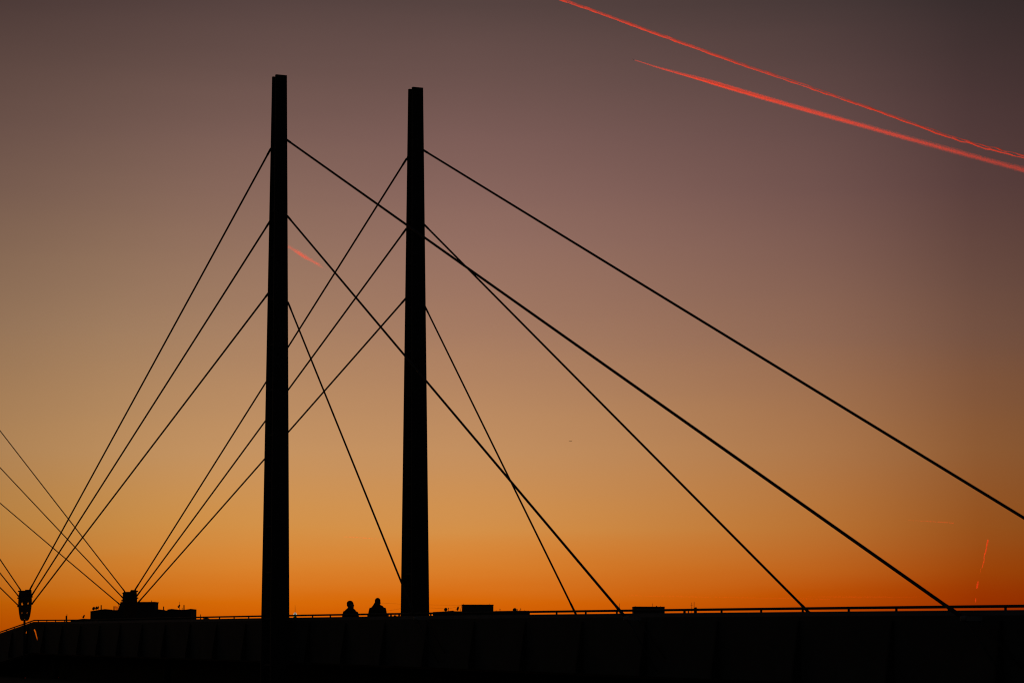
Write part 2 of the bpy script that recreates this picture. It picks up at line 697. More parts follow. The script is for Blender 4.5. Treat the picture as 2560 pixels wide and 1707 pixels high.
def cable(label, a, b, r, sock_a=0.5, sock_b=0.7):
    t = thing('stay_cable', label, 'cable', a.copy(), CABLE_GROUP)
    d = (b - a).normalized()
    L = (b - a).length
    sag = 0.000006 * L * L
    pts = []
    for i in range(17):
        k = i / 16
        p = a.lerp(b, k)
        pts.append(p - UP * (sag * 4 * k * (1 - k)))
    MB().tube(pts, r, 10).build('strand', M['cable'], t, True)
    for p, q, ln in ((a, d, sock_a), (b, -d, sock_b)):
        if ln:
            MB().tube([p - q * 0.03, p + q * ln * 0.75, p + q * ln], [r * 1.2, r * 1.2, r * 1.02], 10).build('socket', M['steel'], t, True)
    return t


ORD = ['top', 'middle', 'lowest']
p_off = NX * 0.0
# left pylon, to the right
for i, (a, b, r) in enumerate([((717, 350), (2410, 1545), .036), ((719, 541), (1566, 1545), .033), ((720.5, 757), (1040, 1545), .029)]):
    pa, pb = on(a[0], a[1], 0), on(b[0], b[1], 0)
    cable('%s of three black cables running right from the left pylon' % ORD[i], pa, pb, r)
    lug(pyl1, pa - AX * 0.0, -AX)
    # anchor bracket on the near edge
    s = s_of(pb)
    anc = thing('cable_anchor', ['grey steel cable anchor furthest right on the footbridge near edge',
                                 'grey steel cable anchor on the near edge, just left of the flat-roofed building',
                                 'grey steel cable anchor on the near edge, at the foot of the right pylon'][i], 'cable anchor', pb.copy(), 'cable anchors on the near edge')
    MB().box(pb + NX * 0.19, AX * 0.07, NX * 0.18, UP * 0.045).build('bracket', M['galv'], anc)
    MB().tube([pb - NX * 0.06, pb + NX * 0.06], 0.055, 14).build('pin', M['galv'], anc, True)
    MB().tube([pb + NX * 0.02 - UP * 0.02, br(s - 0.9, N1 - 0.18, rail_z(s) - 1.5)], 0.022, 8).build('strut', M['cable'], anc, True)
    MB().tube([pb + NX * 0.30 - UP * 0.02, br(s - 1.25, N1 - 0.12, rail_z(s) - 1.2)], 0.018, 8).build('strut', M['cable'], anc, True)
# right pylon, to the right
for i, (a, b, r) in enumerate([((1059, 376), (2912, 1509), .036), ((1061, 562), (2030, 1538), .032), ((1062.5, 766), (1442.4, 1540), .029)]):
    pa, pb = on(a[0], a[1], W), on(b[0], b[1], W)
    cable('%s of three black cables running right from the right pylon' % ORD[i], pa, pb, r)
    lug(pyl2, pa, -AX)
    s = s_of(pb)
    anc = thing('cable_anchor', ['grey steel cable anchor on the far edge, beyond the right end of the view',
                                 'grey steel cable anchor on the far edge, right of the flat-roofed building',
                                 'grey steel cable anchor on the far edge, left of the flat-roofed building'][i], 'cable anchor', pb.copy(), 'cable anchors on the far edge')
    MB().box(pb - NX * 0.20 - UP * 0.02, AX * 0.09, NX * 0.20, UP * 0.055).build('bracket', M['galv'], anc)
    MB().tube([pb - NX * 0.06, pb + NX * 0.06], 0.055, 14).build('pin', M['galv'], anc, True)
    MB().tube([pb - UP * 0.02, br(s - 0.9, N2 + 0.18, rail_z(s) - 1.5)], 0.022, 8).build('strut', M['cable'], anc, True)

S_STUB = 41.06
# pylons to the intermediate cable posts, on the left
for i, (a, b) in enumerate([((676.5, 373), (75, 1472.5)), ((674.5, 554), (79, 1488)), ((672.5, 731), (80, 1508.5))]):
    pa, pb = on(a[0], a[1], 0), on(b[0], b[1], 0)
    cable('%s of three black cables running left from the left pylon' % ORD[i], pa, pb, .033)
    lug(pyl1, pa, AX)
for i, (a, b) in enumerate([((1016, 398), (338, 1473)), ((1015, 573), (342, 1489)), ((1013.5, 747), (346, 1504.5))]):
    pa, pb = on(a[0], a[1], W), on(b[0], b[1], W)
    cable('%s of three black cables running left from the right pylon' % ORD[i], pa, pb, .033)
    lug(pyl2, pa, AX)
# from the cable posts on to the next span at the left edge
S_NEXT = 2 * S_STUB
for i, (b, sl_) in enumerate([((51.5, 1474), 1.49), ((47.2, 1490.7), 1.254), ((46.3, 1513.3), .987)]):
    pb = on(b[0], b[1], 0)
    q = P0 + AX * (S_NEXT - 0.4)
    px = 1280 + FPX * (q.x) / (q.y * math.cos(PITCH) + 12 * math.sin(PITCH))
    pa = on(px, b[1] - sl_ * (b[0] - px), 0)
    cable('%s of three short cables rising left from the slotted cable post' % ORD[i], pb, pa, .029, 0.5, 0.4)
for i, (b, sl_) in enumerate([((311.5, 1477.2), 1.288), ((308, 1494.6), 1.06), ((298, 1508.8), .846)]):
    pb = on(b[0], b[1], W)
    q = P0 + AX * (S_NEXT - 0.4) + NX * W
    px = 1280 + FPX * (q.x) / (q.y * math.cos(PITCH) + 12 * math.sin(PITCH))
    pa = on(px, b[1] - sl_ * (b[0] - px), W)
    cable('%s of three thin cables rising left from the stepped-top cable post' % ORD[i], pb, pa, .029, 0.5, 0.4)
# the next pair of pylons, where those cables go (outside the picture)
for nn, lab in ((0, 'tall black pylon holding the three short cables at the left edge'),
                (W, 'tall black pylon holding the three thin cables at the left edge')):
    c = copy_tree(pyl1)
    c.location = P0 + AX * S_NEXT + NX * nn - UP * 1.3
    c['label'] = lab

# intermediate cable posts
def stub(label, n, dx, px_shift):
    t = thing('cable_post', label, 'cable post', br(S_STUB, n, 0), 'cable posts between the spans')
    sh = lambda pts: [on(x + px_shift, y, n) + AX * dx for x, y in pts]
    outline = [(50.5, 1475.5), (63.8, 1475.3), (64.2, 1473.2), (77.8, 1473), (78.8, 1474.5), (79.6, 1490), (79.8, 1503), (79.0, 1514), (77.6, 1526), (75.6, 1538), (73, 1546),
               (70.6, 1550), (67.5, 1551), (64.6, 1549.8), (63.6, 1547), (61.2, 1547), (60.2, 1549.8), (57, 1551), (53.6, 1550), (51, 1545), (48.8, 1534), (47.3, 1520),
               (46.6, 1506), (47.2, 1492), (48.8, 1480)]
    holes = [[(53.6, 1511.5), (54, 1507), (55.6, 1505), (57.4, 1506), (57, 1509), (59, 1510), (58.6, 1511.8)],
             [(69, 1508), (70, 1505.5), (72, 1504.3), (72.4, 1508), (71.4, 1509.8), (69.4, 1509.8)],
             [(54.2, 1530.4), (57, 1529.6), (56.6, 1532), (55.6, 1533.6), (54.6, 1532.4)],
             [(67.2, 1531), (69.8, 1528.4), (70, 1530), (68.6, 1533), (67.4, 1532.8)]]
    MB().prism([sh(outline)] + [sh(h) for h in holes], AX * 0.12).build('cheek_plate', M['steel'], t)
    a, b = on(61.9 + px_shift, 1548, n) + AX * (dx + 0.06), on(61.9 + px_shift, 1640, n) + AX * (dx + 0.06)
    b.z = -0.2
    MB().tube([a, b], 0.055, 12).build('shaft', M['steel'], t, True)
    for x, y in ((48, 1477), (46, 1494), (45.8, 1515), (80.4, 1491), (80.6, 1509)):
        p = on(x + px_shift, y, n) + AX * (dx + 0.06)
        MB().tube([p - AX * 0.09, p + AX * 0.09], 0.035, 8).build('bolt', M['steel'], t, True)
    return t


stub('dark slotted cable post with pointed lower end above the bend of the railing', 0, 0, 0)
# the far post: the same thing, seen in front of the roofs
st2 = thing('cable_post', 'dark blocky cable post with stepped top in front of the apartment block', 'cable post', br(S_STUB, W, 0), 'cable posts between the spans')
o2 = [(310.3, 1478.5), (324.6, 1478.3), (326, 1478.8), (328.8, 1473.8), (340.8, 1474), (342, 1480), (342.8, 1495), (343.4, 1508), (342.6, 1520), (340.6, 1532), (337.6, 1541), (334, 1546), (330, 1546.5),
      (327.5, 1543), (325, 1543), (322.5, 1546.5), (318.5, 1546), (314, 1540), (310.4, 1528), (308.2, 1512), (307.8, 1498), (308.8, 1486)]
MB().prism([[on(x, y, W) for x, y in o2]], AX * 0.12).build('cheek_plate', M['steel'], st2)
MB().prism([[on(x, y, W) + AX * 0.3 for x, y in [(312, 1483), (340, 1480), (341.5, 1510), (336, 1540), (316, 1540), (310, 1510)]]], AX * 0.1).build('cheek_plate', M['steel'], st2)
qa = on(326.3, 1542, W) + AX * 0.06
qb = qa.copy()
qb.z = -0.2
MB().tube([qa, qb], 0.055, 12).build('shaft', M['steel'], st2, True)
for x, y in ((309, 1482), (343.4, 1477), (344, 1494), (307.2, 1500)):
    p = on(x, y, W) + AX * 0.06
    MB().tube([p - AX * 0.09, p + AX * 0.09], 0.035, 8).build('bolt', M['steel'], st2, True)


# ------------------------------------------------------------------ people
def skin_mesh(nodes, edges, sub=1):
    me = bpy.data.meshes.new('tmp')
    me.from_pydata([n[0] for n in nodes], edges, [])
    ob = bpy.data.objects.new('tmp', me)
    C.objects.link(ob)
    md = ob.modifiers.new('s', 'SKIN')
    md.use_smooth_shade = True
    for i, n in enumerate(nodes):
        r = n[1] if isinstance(n[1], tuple) else (n[1], n[1])
        me.skin_vertices[0].data[i].radius = r
        me.skin_vertices[0].data[i].use_root = (i == 0)
    s2 = ob.modifiers.new('u', 'SUBSURF')
    s2.levels = sub
    dg = bpy.context.evaluated_depsgraph_get()
    out = bpy.data.meshes.new_from_object(ob.evaluated_get(dg))
    bpy.data.objects.remove(ob)
    return out


def fuse(meshes, voxel, name, mat, smooth=6):
    bm = bmesh.new()
    for me in meshes:
        bm.from_mesh(me)
    me = bpy.data.meshes.new(name)
    bm.to_mesh(me)
    bm.free()
    ob = bpy.data.objects.new(name, me)
    C.objects.link(ob)
    md = ob.modifiers.new('r', 'REMESH')
    md.mode = 'VOXEL'
    md.voxel_size = voxel
    md.use_smooth_shade = True
    if smooth:
        sm = ob.modifiers.new('m', 'SMOOTH')
        sm.iterations = smooth
        sm.factor = 0.4
    dg = bpy.context.evaluated_depsgraph_get()
    out = bpy.data.meshes.new_from_object(ob.evaluated_get(dg))
    out.name = name
    bpy.data.objects.remove(ob)
    out.materials.clear()
    out.materials.append(mat)
    for p in out.polygons:
        p.use_smooth = True
    return out


def make_person(label, loc, yaw, scale, head_yaw, coat_mat, hood, beanie, sh=0.185, slope=0.0, lift=0.0):
    nodes, edges = [], []

    def nd(p, r, prev=None):
        nodes.append((p, r))
        if prev is not None:
            edges.append((prev, len(nodes) - 1))
        return len(nodes) - 1

    pel = nd((0, 0, .95), (.145, .11))
    sp = nd((0, .01, 1.10), (.13, .10), pel)
    ch = nd((0, .0, 1.27), (.15, .11), sp)
    uc = nd((0, -.01, 1.385), (.11, .085), ch)
    nb = nd((0, -.005, 1.46), .062, uc)
    nd((0, .012, 1.57), .064, nb)
    coat_n, coat_e = [((0, 0, .84), (.20, .15)), ((0, 0, .98), (.195, .145)), ((0, .0, 1.12), (.19, .14)), ((0, .0, 1.28), (.19, .145)), ((0, -.01, 1.40 + lift), (.15, .11)), ((0, -.005, 1.50 + lift * .6), .088)], [(0, 1), (1, 2), (2, 3), (3, 4), (4, 5)]
    trous_n, trous_e = [((0, 0, .97), (.15, .12))], []
    for sx in (-1, 1):
        dz = slope * sx
        s_ = nd((sx * sh * .93, -.01, 1.40 + dz), .052, uc)
        e_ = nd((sx * (sh + .045), -.03, 1.13 + dz), .042, s_)
        w_ = nd((sx * (sh + .03), .15, .96), .028, e_)
        pl = nd((sx * (sh + .02), .215, .925), (.030, .020), w_)
        pm_ = nd((sx * (sh + .015), .25, .905), (.036, .017), pl)
        for k in range(4):
            off = (k - 1.5) * .019
            ln = (.028, .034, .036, .030)[k] if sx > 0 else (.030, .036, .034, .028)[k]
            f1 = nd((sx * (sh + .015) + off, .268, .893), .0095, pm_)
            f2 = nd((sx * (sh + .015) + off * 1.1, .268 + ln * .8, .875), .0088, f1)
            nd((sx * (sh + .015) + off * 1.1, .268 + ln * 1.2, .875 - ln * .8), .0078, f2)
        t1 = nd((sx * (sh - .022), .235, .90), .011, pl)
        nd((sx * (sh - .036), .262, .882), .0095, t1)
        h_ = nd((sx * .088, 0, .89), .085, pel)
        k_ = nd((sx * .10, .02, .50), .056, h_)
        a_ = nd((sx * .105, -.02, .10), .038, k_)
        nd((sx * .115, .13, .045), .034, a_)
        b = len(coat_n)
        coat_n += [((sx * sh, -.01, 1.395 + dz + lift), .085), ((sx * (sh + .048), -.03, 1.12 + dz), .075), ((sx * (sh + .03), .125, .975), .058)]
        coat_e += [(4, b), (b, b + 1), (b + 1, b + 2)]
        b = len(trous_n)
        trous_n += [((sx * .09, 0, .86), .10), ((sx * .10, .02, .50), .075), ((sx * .105, -.015, .10), .065)]
        trous_e += [(0, b), (b, b + 1), (b + 1, b + 2)]
    HS = 1.07
    Rh = Matrix.Rotation(head_yaw, 3, 'Z') * HS

    def hp(p):
        return Rh @ (Vector(p) - Vector((0, 0, 1.57))) + Vector((0, 0, 1.57))

    hm = MB()
    hm.ell(hp((0, -.004, 1.672)), (.074, .094, .098), 14, 20, Rh)
    hm.ell(hp((0, .034, 1.605)), (.057, .062, .068), 12, 16, Rh)
    hm.ell(hp((0, .068, 1.575)), (.030, .026, .026), 8, 12, Rh)          # chin
    hm.ell(hp((0, .090, 1.640)), (.014, .018, .024), 8, 10, Rh)          # nose
    hm.ell(hp((0, .086, 1.602)), (.024, .014, .008), 8, 10, Rh)          # lips
    for sx in (-1, 1):
        hm.ell(hp((sx * .076, -.004, 1.645)), (.010, .022, .032), 8, 10, Rh)   # ears
        hm.ell(hp((sx * .030, .075, 1.668)), (.020, .012, .008), 8, 10, Rh)    # brows
    body = fuse([skin_mesh(nodes, edges), hm.mesh('h')], .0075, 'person', M['skin'], 3)
    o = bpy.data.objects.new('person', body)
    C.objects.link(o)
    o.location = loc
    o.rotation_euler = (0, 0, yaw)
    o.scale = (scale,) * 3
    tag(o, label, 'person', 'people on the footbridge')

    def child(name, me):
        c = bpy.data.objects.new(name, me)
        C.objects.link(c)
        c.parent = o
        return c

    extra = [skin_mesh(coat_n, coat_e)]
    if hood:
        hb = MB()
        hb.ell((-.02, -.075, 1.495 + lift), (.125, .075, .075), 10, 18)
        hb.ell((-.040, -.06, 1.555 + lift * .8), (.075, .06, .07), 10, 14)
        hb.ell((.018, -.03, 1.565), (.074, .07, .085), 10, 16)
        hb.ell((.0, .0, 1.50), (.10, .095, .06), 10, 18)
        hb.ell((0, -.02, 1.455 + lift), (.185, .12, .085), 12, 20)
        extra.append(hb.mesh('hood'))
    else:
        hb = MB()
        hb.ell((0, -.015, 1.54), (.10, .10, .06), 10, 18)
        hb.ell((-.01, -.02, 1.468), (.175, .12, .09), 12, 20)
        hb.ell((-.03, -.03, 1.535), (.08, .075, .08), 12, 20)
        extra.append(hb.mesh('collar'))
    child('jacket', fuse(extra, .014, 'jacket', coat_mat, 4))
    child('trousers', fuse([skin_mesh(trous_n, trous_e)], .016, 'trousers', M['denim'], 4))
    sm = MB()
    for sx in (-1, 1):
        m_ = MB()
        m_.ell((sx * .112, .055, .045), (.048, .135, .045), 8, 14)
        m_.ell((sx * .107, -.03, .07), (.045, .06, .06), 8, 14)
        child('shoe', fuse([m_.mesh('s')], .012, 'shoe', M['leather'], 3))
    for sx in (-1, 1):
        e = MB().ell(hp((sx * .031, .083, 1.652)), (.011, .009, .008), 8, 10, Rh).mesh('eye', True)
        e.materials.append(M['eye'])
        child('eye', e)
    cap = MB()
    if beanie:
        cap.ell(hp((0, -.010, 1.705)), (.081, .098, .088), 14, 20, Rh)
        cap.ell(hp((0, -.018, 1.66)), (.083, .095, .035), 8, 20, Rh)
        child('beanie', fuse([cap.mesh('b')], .01, 'beanie', M['coat'], 3))
    else:
        cap.ell(hp((0, -.020, 1.694)), (.083, .100, .088), 14, 20, Rh)
        cap.ell(hp((0, -.055, 1.650)), (.076, .062, .065), 10, 18, Rh)
        child('hair', fuse([cap.mesh('b')], .009, 'hair', M['hair'], 2))
    return o


def person_at(px, n):
    p = on(px, 1530, n)
    s = s_of(p)
    return br(s, n, rail_z(s) - 1.45 + 0.003), s


def head_scale(px_top, py_top, base, top_h):
    # the height that puts the crown at the measured pixel
    Y = base.y
    return (at(px_top, py_top, Y).z - base.z) / top_h


b1, s1 = person_at(876.5, 1.05)
make_person('short-haired person in dark jacket on the footbridge, head turned in profile to the right',
            b1, 0.12, head_scale(880, 1500.3, b1, 1.797), -1.42, M['coat'], False, False, 0.185, -0.012)
b2, s2_ = person_at(944, 1.05)
make_person('person in cap and hooded jacket seen from behind, standing left of the right pylon',
            b2, -0.05, head_scale(943, 1493.4, b2, 1.808), 0.0, M['parka'], True, True, 0.195, 0.0, 0.065)


# ------------------------------------------------------------------ rooftops behind the bridge
def px2m(Y):
    return FE / Y


def chimney(parent, px, py, w_px, base_py, Y, mat=None, taper=0.9, name='chimney'):
    a, b = at(px, base_py, Y), at(px, py, Y)
    w = w_px / px2m(Y) / 2
    m = MB()
    k = taper
    m.hexa([a + Vector((-w, -w, -.3)), a + Vector((w, -w, -.3)), a + Vector((w, w, -.3)), a + Vector((-w, w, -.3)),
            b + Vector((-w * k, -w * k, 0)), b + Vector((w * k, -w * k, 0)), b + Vector((w * k, w * k, 0)), b + Vector((-w * k, w * k, 0))])
    return m.build(name, mat or M['brick'], parent)


def vent(parent, px, py, base_py, Y, r_px=1.2):
    a, b = at(px, base_py, Y), at(px, py, Y)
    r = r_px / px2m(Y) / 2
    m = MB().tube([a - UP * .3, b - UP * .25], r, 8)
    m.tube([b - UP * .3, b - UP * .1, b], [r * 1.9, r * 1.9, r * .6], 8)
    return m.build('vent_pipe', M['galv'], parent, True)


def mast(parent, px, py, base_py, Y, r_m, name='aerial', bars=()):
    a, b = at(px, base_py, Y), at(px, py, Y)
    m = MB().tube([a - UP * .3, b], r_m, 6)
    for f, half in bars:
        c = a.lerp(b, f)
        m.tube([c - Vector((half, 0, 0)), c + Vector((half, 0, 0))], r_m * .6, 5)
    return m.build(name, M['galv'], parent, True)


def dish(parent, px, py, r_px, base_py, Y, face, asp=1.0):
    """a dish on a short bracket; face = direction it looks in"""
    c = at(px, py, Y)
    r = r_px * 1.12 / px2m(Y)
    d = Vector(face).normalized()
    u = d.orthogonal().normalized()
    w = d.cross(u)
    m = MB()
    vs, fs = [c - d * r * .28], []
    seg, rings = 20, 5
    for i in range(1, rings + 1):
        q = i / rings
        for k in range(seg):
            t = 2 * math.pi * k / seg
            vs.append(c + (u * math.cos(t) + w * math.sin(t)) * r * q + d * r * .28 * (q * q - 1))
    for k in range(seg):
        fs.append((0, 1 + k, 1 + (k + 1) % seg))
    for i in range(rings - 1):
        for k in range(seg):
            a, b = 1 + i * seg + k, 1 + i * seg + (k + 1) % seg
            fs.append((a, a + seg, b + seg, b))
    n = len(vs)
    vs2 = [v - d * .03 for v in vs]
    fs2 = [tuple(n + i for i in reversed(f)) for f in fs]
    o = 1 + (rings - 1) * seg
    rim = [(o + k, o + (k + 1) % seg, n + o + (k + 1) % seg, n + o + k) for k in range(seg)]
    m.add(vs + vs2, fs + fs2 + rim)
    ob = m.build('satellite_dish', M['dish'], parent, True)
    base = at(px, base_py, Y)
    MB().tube([base - UP * .3, c - d * r * .33], .035, 6).build('bracket', M['galv'], ob, True)
    MB().tube([c - w * r * .9 * (1 if w.z > 0 else -1), c + d * r * 1.0 - UP * r * .5], .02, 5).build('feed_arm', M['galv'], ob, True)
    MB().ell(c + d * r * 1.0 - UP * r * .5, (.07, .07, .07), 6, 8).build('feed_horn', M['galv'], ob, True)
    return ob


def block(parent, name, mat, top, Y, depth, base_py=None):
    """a wall whose top edge follows the measured roofline, down to the ground"""
    x0, x1 = top[0][0], top[-1][0]
    pts = [at(x, y, Y) for x, y in top]
    lo = 0.0 if base_py is None else at(x0, base_py, Y).z
    a, b = pts[0].copy(), pts[-1].copy()
    a.z = b.z = lo - 0.1
    m = MB().prism([pts + [b, a]], Vector((0, depth, 0)))
    return m.build(name, mat, parent)


def windows(parent, x0, x1, ys, nx, Y, w_px=3, h_px=4):
    for y in ys:
        for i in range(nx):
            x = x0 + (x1 - x0) * (i + .5) / nx
            c = at(x, y, Y)
            MB().box(c - Vector((0, 0.02, 0)), Vector((w_px / px2m(Y) / 2, 0, 0)), Vector((0, .04, 0)), UP * (h_px / px2m(Y) / 2)).build('window', M['jet'], parent)


LEFT_UP = (-0.85, -0.35, 0.45)
Y1 = 650
apt = thing('apartment_building', 'dark apartment block with stepped flat roof, dishes and chimneys at left', 'building', Vector((at(350, 1540, Y1).x, Y1, 0)))
block(apt, 'wall', M['render'], [(226, 1526.8), (244, 1524), (262.3, 1521.4), (262.6, 1523.8), (330, 1523.8), (386, 1523.8), (388, 1523.8), (396.5, 1522.1), (397.5, 1524.6), (418, 1524.8), (419, 1522.5), (429, 1521), (430, 1523),
                                 (461, 1523.2), (470, 1522), (476.8, 1520.8)], Y1, 12)
block(apt, 'penthouse', M['render'], [(294.5, 1524), (298, 1514), (301.5, 1504.6), (386.4, 1504)], Y1 + 2.5, 7, 1526)
block(apt, 'roof_edge', M['tile'], [(301, 1504.0), (386.9, 1503.4)], Y1 + 2.2, 7.6, 1504.8)
windows(apt, 232, 470, (1553, 1578), 11, Y1)
for x, y, w, by in ((253, 1511.5, 2.6, 1523), (285, 1514.5, 2.4, 1524), (409, 1515, 2.4, 1525), (460, 1511.5, 2.6, 1524), (455.5, 1518, 1.2, 1524)):
    chimney(apt, x, y, w, by, Y1 + 3)
chimney(apt, 379, 1500, 1.6, 1505, Y1 + 5, M['galv'], .8, 'vent_pipe')
for x, y, r, by, f in ((234, 1520.2, 4.0, 1527, (-0.45, -0.85, 0.25)), (240.8, 1519.0, 3.9, 1525, (-0.68, -0.7, .25)), (245.2, 1518.2, 3.6, 1525, (-0.82, -0.55, .25))):
    dish(apt, x, y, r, by, Y1 + 2, f)
dish(apt, 447.4, 1514.6, 4.2, 1524, Y1 + 2, (-0.75, -0.55, .35))
mast(apt, 448.7, 1503.5, 1523, Y1 + 2, .035)
mast(apt, 303.6, 1497.5, 1506, Y1 + 3, .04, bars=((.55, .15), (.8, .1)))
mast(apt, 296, 1505, 1512, Y1 + 3, .05, bars=((.6, .2),))

# a banner catching the glow, hung between a chimney and the penthouse
fl = MB()
vs, fs = [], []
nu, nv = 10, 6
for j in range(nv + 1):
    for i in range(nu + 1):
        u, v = i / nu, j / nv
        p = at(286.8 + 9.2 * u, 1514 + 8.5 * v + 1.2 * u, Y1 + 3.2)
        vs.append(p + Vector((0, .12 * math.sin(u * 9 + v), .05 * math.sin(u * 7))))
for j in range(nv):
    for i in range(nu):
        a = j * (nu + 1) + i
        fs.append((a, a + 1, a + nu + 2, a + nu + 1))
fl.add(vs, fs)
tag(fl.build('banner', M['banner'], None, True, at(291, 1524, Y1 + 3.2)), 'small orange backlit banner on the roof, left of the stepped-top cable post', 'banner')

Y2 = 560
lowh = thing('low_house', 'low dark roof with one dish and a double chimney, left of the apartment block', 'building', Vector((at(195, 1550, Y2).x, Y2, 0)))
block(lowh, 'wall', M['render'], [(176.5, 1548.6), (193, 1547.6), (207, 1545.6), (228, 1546.2)], Y2, 9)
block(lowh, 'side_wing', M['render'], [(154, 1556), (176.4, 1556)], Y2, 8)
windows(lowh, 180, 226, (1566,), 4, Y2)
chimney(lowh, 165.3, 1538, 2.5, 1556, Y2 + 2)
chimney(lowh, 167.4, 1534.5, 1.8, 1556, Y2 + 2.6, None, .6)
dish(lowh, 209, 1540.2, 4.3, 1546.5, Y2 + 1, (-0.78, -0.55, .4))

Y3 = 600
lh = thing('low_house', 'low house right of the apartment block, showing only a pointed chimney over the railing', 'building', Vector((at(505, 1550, Y3).x, Y3, 0)))
block(lh, 'wall', M['render'], [(478, 1549), (545, 1549)], Y3, 8)
block(lh, 'roof_hatch', M['tile'], [(508, 1544), (517, 1543.6), (520, 1545)], Y3 + 2, 3, 1550)
chimney(lh, 501.2, 1534.5, 3.2, 1550, Y3 + 1, None, .35)

Y4 = 700
mid = thing('flat_roof_house', 'long low roof with a dark box-shaped hut, dishes and vents, right of the right pylon', 'building', Vector((at(1200, 1530, Y4).x, Y4, 0)))
block(mid, 'wall', M['render'], [(1082, 1528.8), (1098, 1528.0), (1112, 1527.2), (1133, 1525.2), (1134, 1526.8), (1150, 1527), (1232, 1527), (1238, 1526.4), (1280, 1525.8), (1323, 1525.6)], Y4, 11)
block(mid, 'rooftop_hut', M['render'], [(1154.5, 1526), (1155.2, 1510.6), (1233.2, 1510.6)], Y4 + 2, 6, 1529)
block(mid, 'hut_roof', M['tile'], [(1153.6, 1510.2), (1233.8, 1510.3)], Y4 + 1.8, 6.4, 1511.1)
a, b = at(1150.5, 1527, Y4 + 2.5), at(1154.6, 1513, Y4 + 2.5)
MB().tube([a, b], .05, 6).build('brace', M['steel'], mid, True)
for x, y, by in ((1121, 1518.2, 1527), (1250, 1520.6, 1527), (1293.6, 1521.8, 1526.5), (1301.8, 1519.6, 1526.5)):
    vent(mid, x, y, by, Y4 + 3, 1.1)
for x, y, w in ((1158.8, 1508, 1.0), (1224.3, 1508, 1.0), (1298.5, 1523.2, 1.2), (1311.5, 1524, .9), (1240.5, 1524.4, .8)):
    chimney(mid, x, y, w, 1527 if y > 1515 else 1511, Y4 + 4, M['galv'], .8, 'vent_pipe')
dish(mid, 1114.3, 1522.6, 4.0, 1528, Y4 + 2, (-.2, -.95, .2))
dish(mid, 1144.3, 1520.4, 4.7, 1527.5, Y4 + 2, (-.82, -.5, .25))
dish(mid, 1286.8, 1523.9, 4.6, 1529, Y4 + 2, (-.1, -.97, .2))
windows(mid, 1090, 1320, (1552,), 9, Y4)
for lab, pts in (('thin overhead wire running level from the right pylon to the box-shaped hut', [(940, 1505.6), (1010, 1509.4), (1090, 1511.2), (1154, 1512.2)]),
                 ('thin overhead wire slanting down from the box-shaped hut to the railing', [(1153, 1512.8), (1138, 1517), (1121, 1521.2), (1060, 1517.5), (1003, 1520.2), (955, 1528.5)])):
    q = [at(x, y, Y4 + 2.4) for x, y in pts]
    w_ = MB().tube(q, .016, 5)
    tag(w_.build('overhead_wire', M['cable'], None, True, q[0]), lab, 'wire', 'overhead wires')

Y5 = 800
rt = thing('flat_roof_building', 'low flat-roofed building rising just above the railing in the right half', 'building', Vector((at(1623, 1530, Y5).x, Y5, 0)))
block(rt, 'wall', M['render'], [(1585, 1515.8), (1620, 1515.5), (1661.8, 1516.2)], Y5, 12)
block(rt, 'roof_edge', M['tile'], [(1584.6, 1515.1), (1662.2, 1515.5)], Y5 - .3, 12.6, 1516.1)
mast(rt, 1631.3, 1507.5, 1516.5, Y5 + 4, .05)
chimney(rt, 1641.3, 1513.6, 2.6, 1517, Y5 + 3, M['brick'], 1.0)
for x in (1589, 1651):
    vent(rt, x, 1514.2, 1517, Y5 + 4, .8)
windows(rt, 1590, 1658, (1545, 1560), 6, Y5)
Y6 = 900
rad = thing('radio_hut', 'small dark hut with two thin aerials, right of the flat-roofed building', 'building', Vector((at(1730, 1530, Y6).x, Y6, 0)))
block(rad, 'wall', M['render'], [(1712, 1534), (1748, 1534)], Y6, 6)
block(rad, 'tank', M['tile'], [(1736.5, 1517.8), (1740.5, 1516.6), (1742.3, 1518)], Y6 + 1, 2, 1536)
mast(rad, 1729.2, 1505, 1535, Y6 + 1, .06, bars=((.75, .42), (.55, .25)))
mast(rad, 1735.3, 1503.6, 1535, Y6 + 1, .075)
mast(rad, 1713, 1522, 1535, Y6 + 1, .22, 'pole')
mast(rad, 1721, 1522, 1535, Y6 + 1, .22, 'pole')
fm = MB().tube([at(1549, 1560, 760), at(1549, 1507.3, 760)], [.07, .05], 6)
tag(fm.build('aerial_mast', M['galv'], None, True, at(1549, 1560, 760)), 'single thin aerial mast standing free, left of the flat-roofed building', 'aerial')

# ------------------------------------------------------------------ lit spire far away
YT = 6000
k = YT / FE
tb = at(737, 1600, YT)
tw = thing('lit_spire_tower', 'distant tower with white lit crown and thin spire, right of the left pylon', 'tower', Vector((tb.x, YT, 0)))
zc = lambda py: at(737, py, YT).z
X = tb.x


def lathe(prof, seg=16):
    m = MB()
    m.tube([Vector((X, YT, z)) for r, z in prof], [r for r, z in prof], seg)
    return m


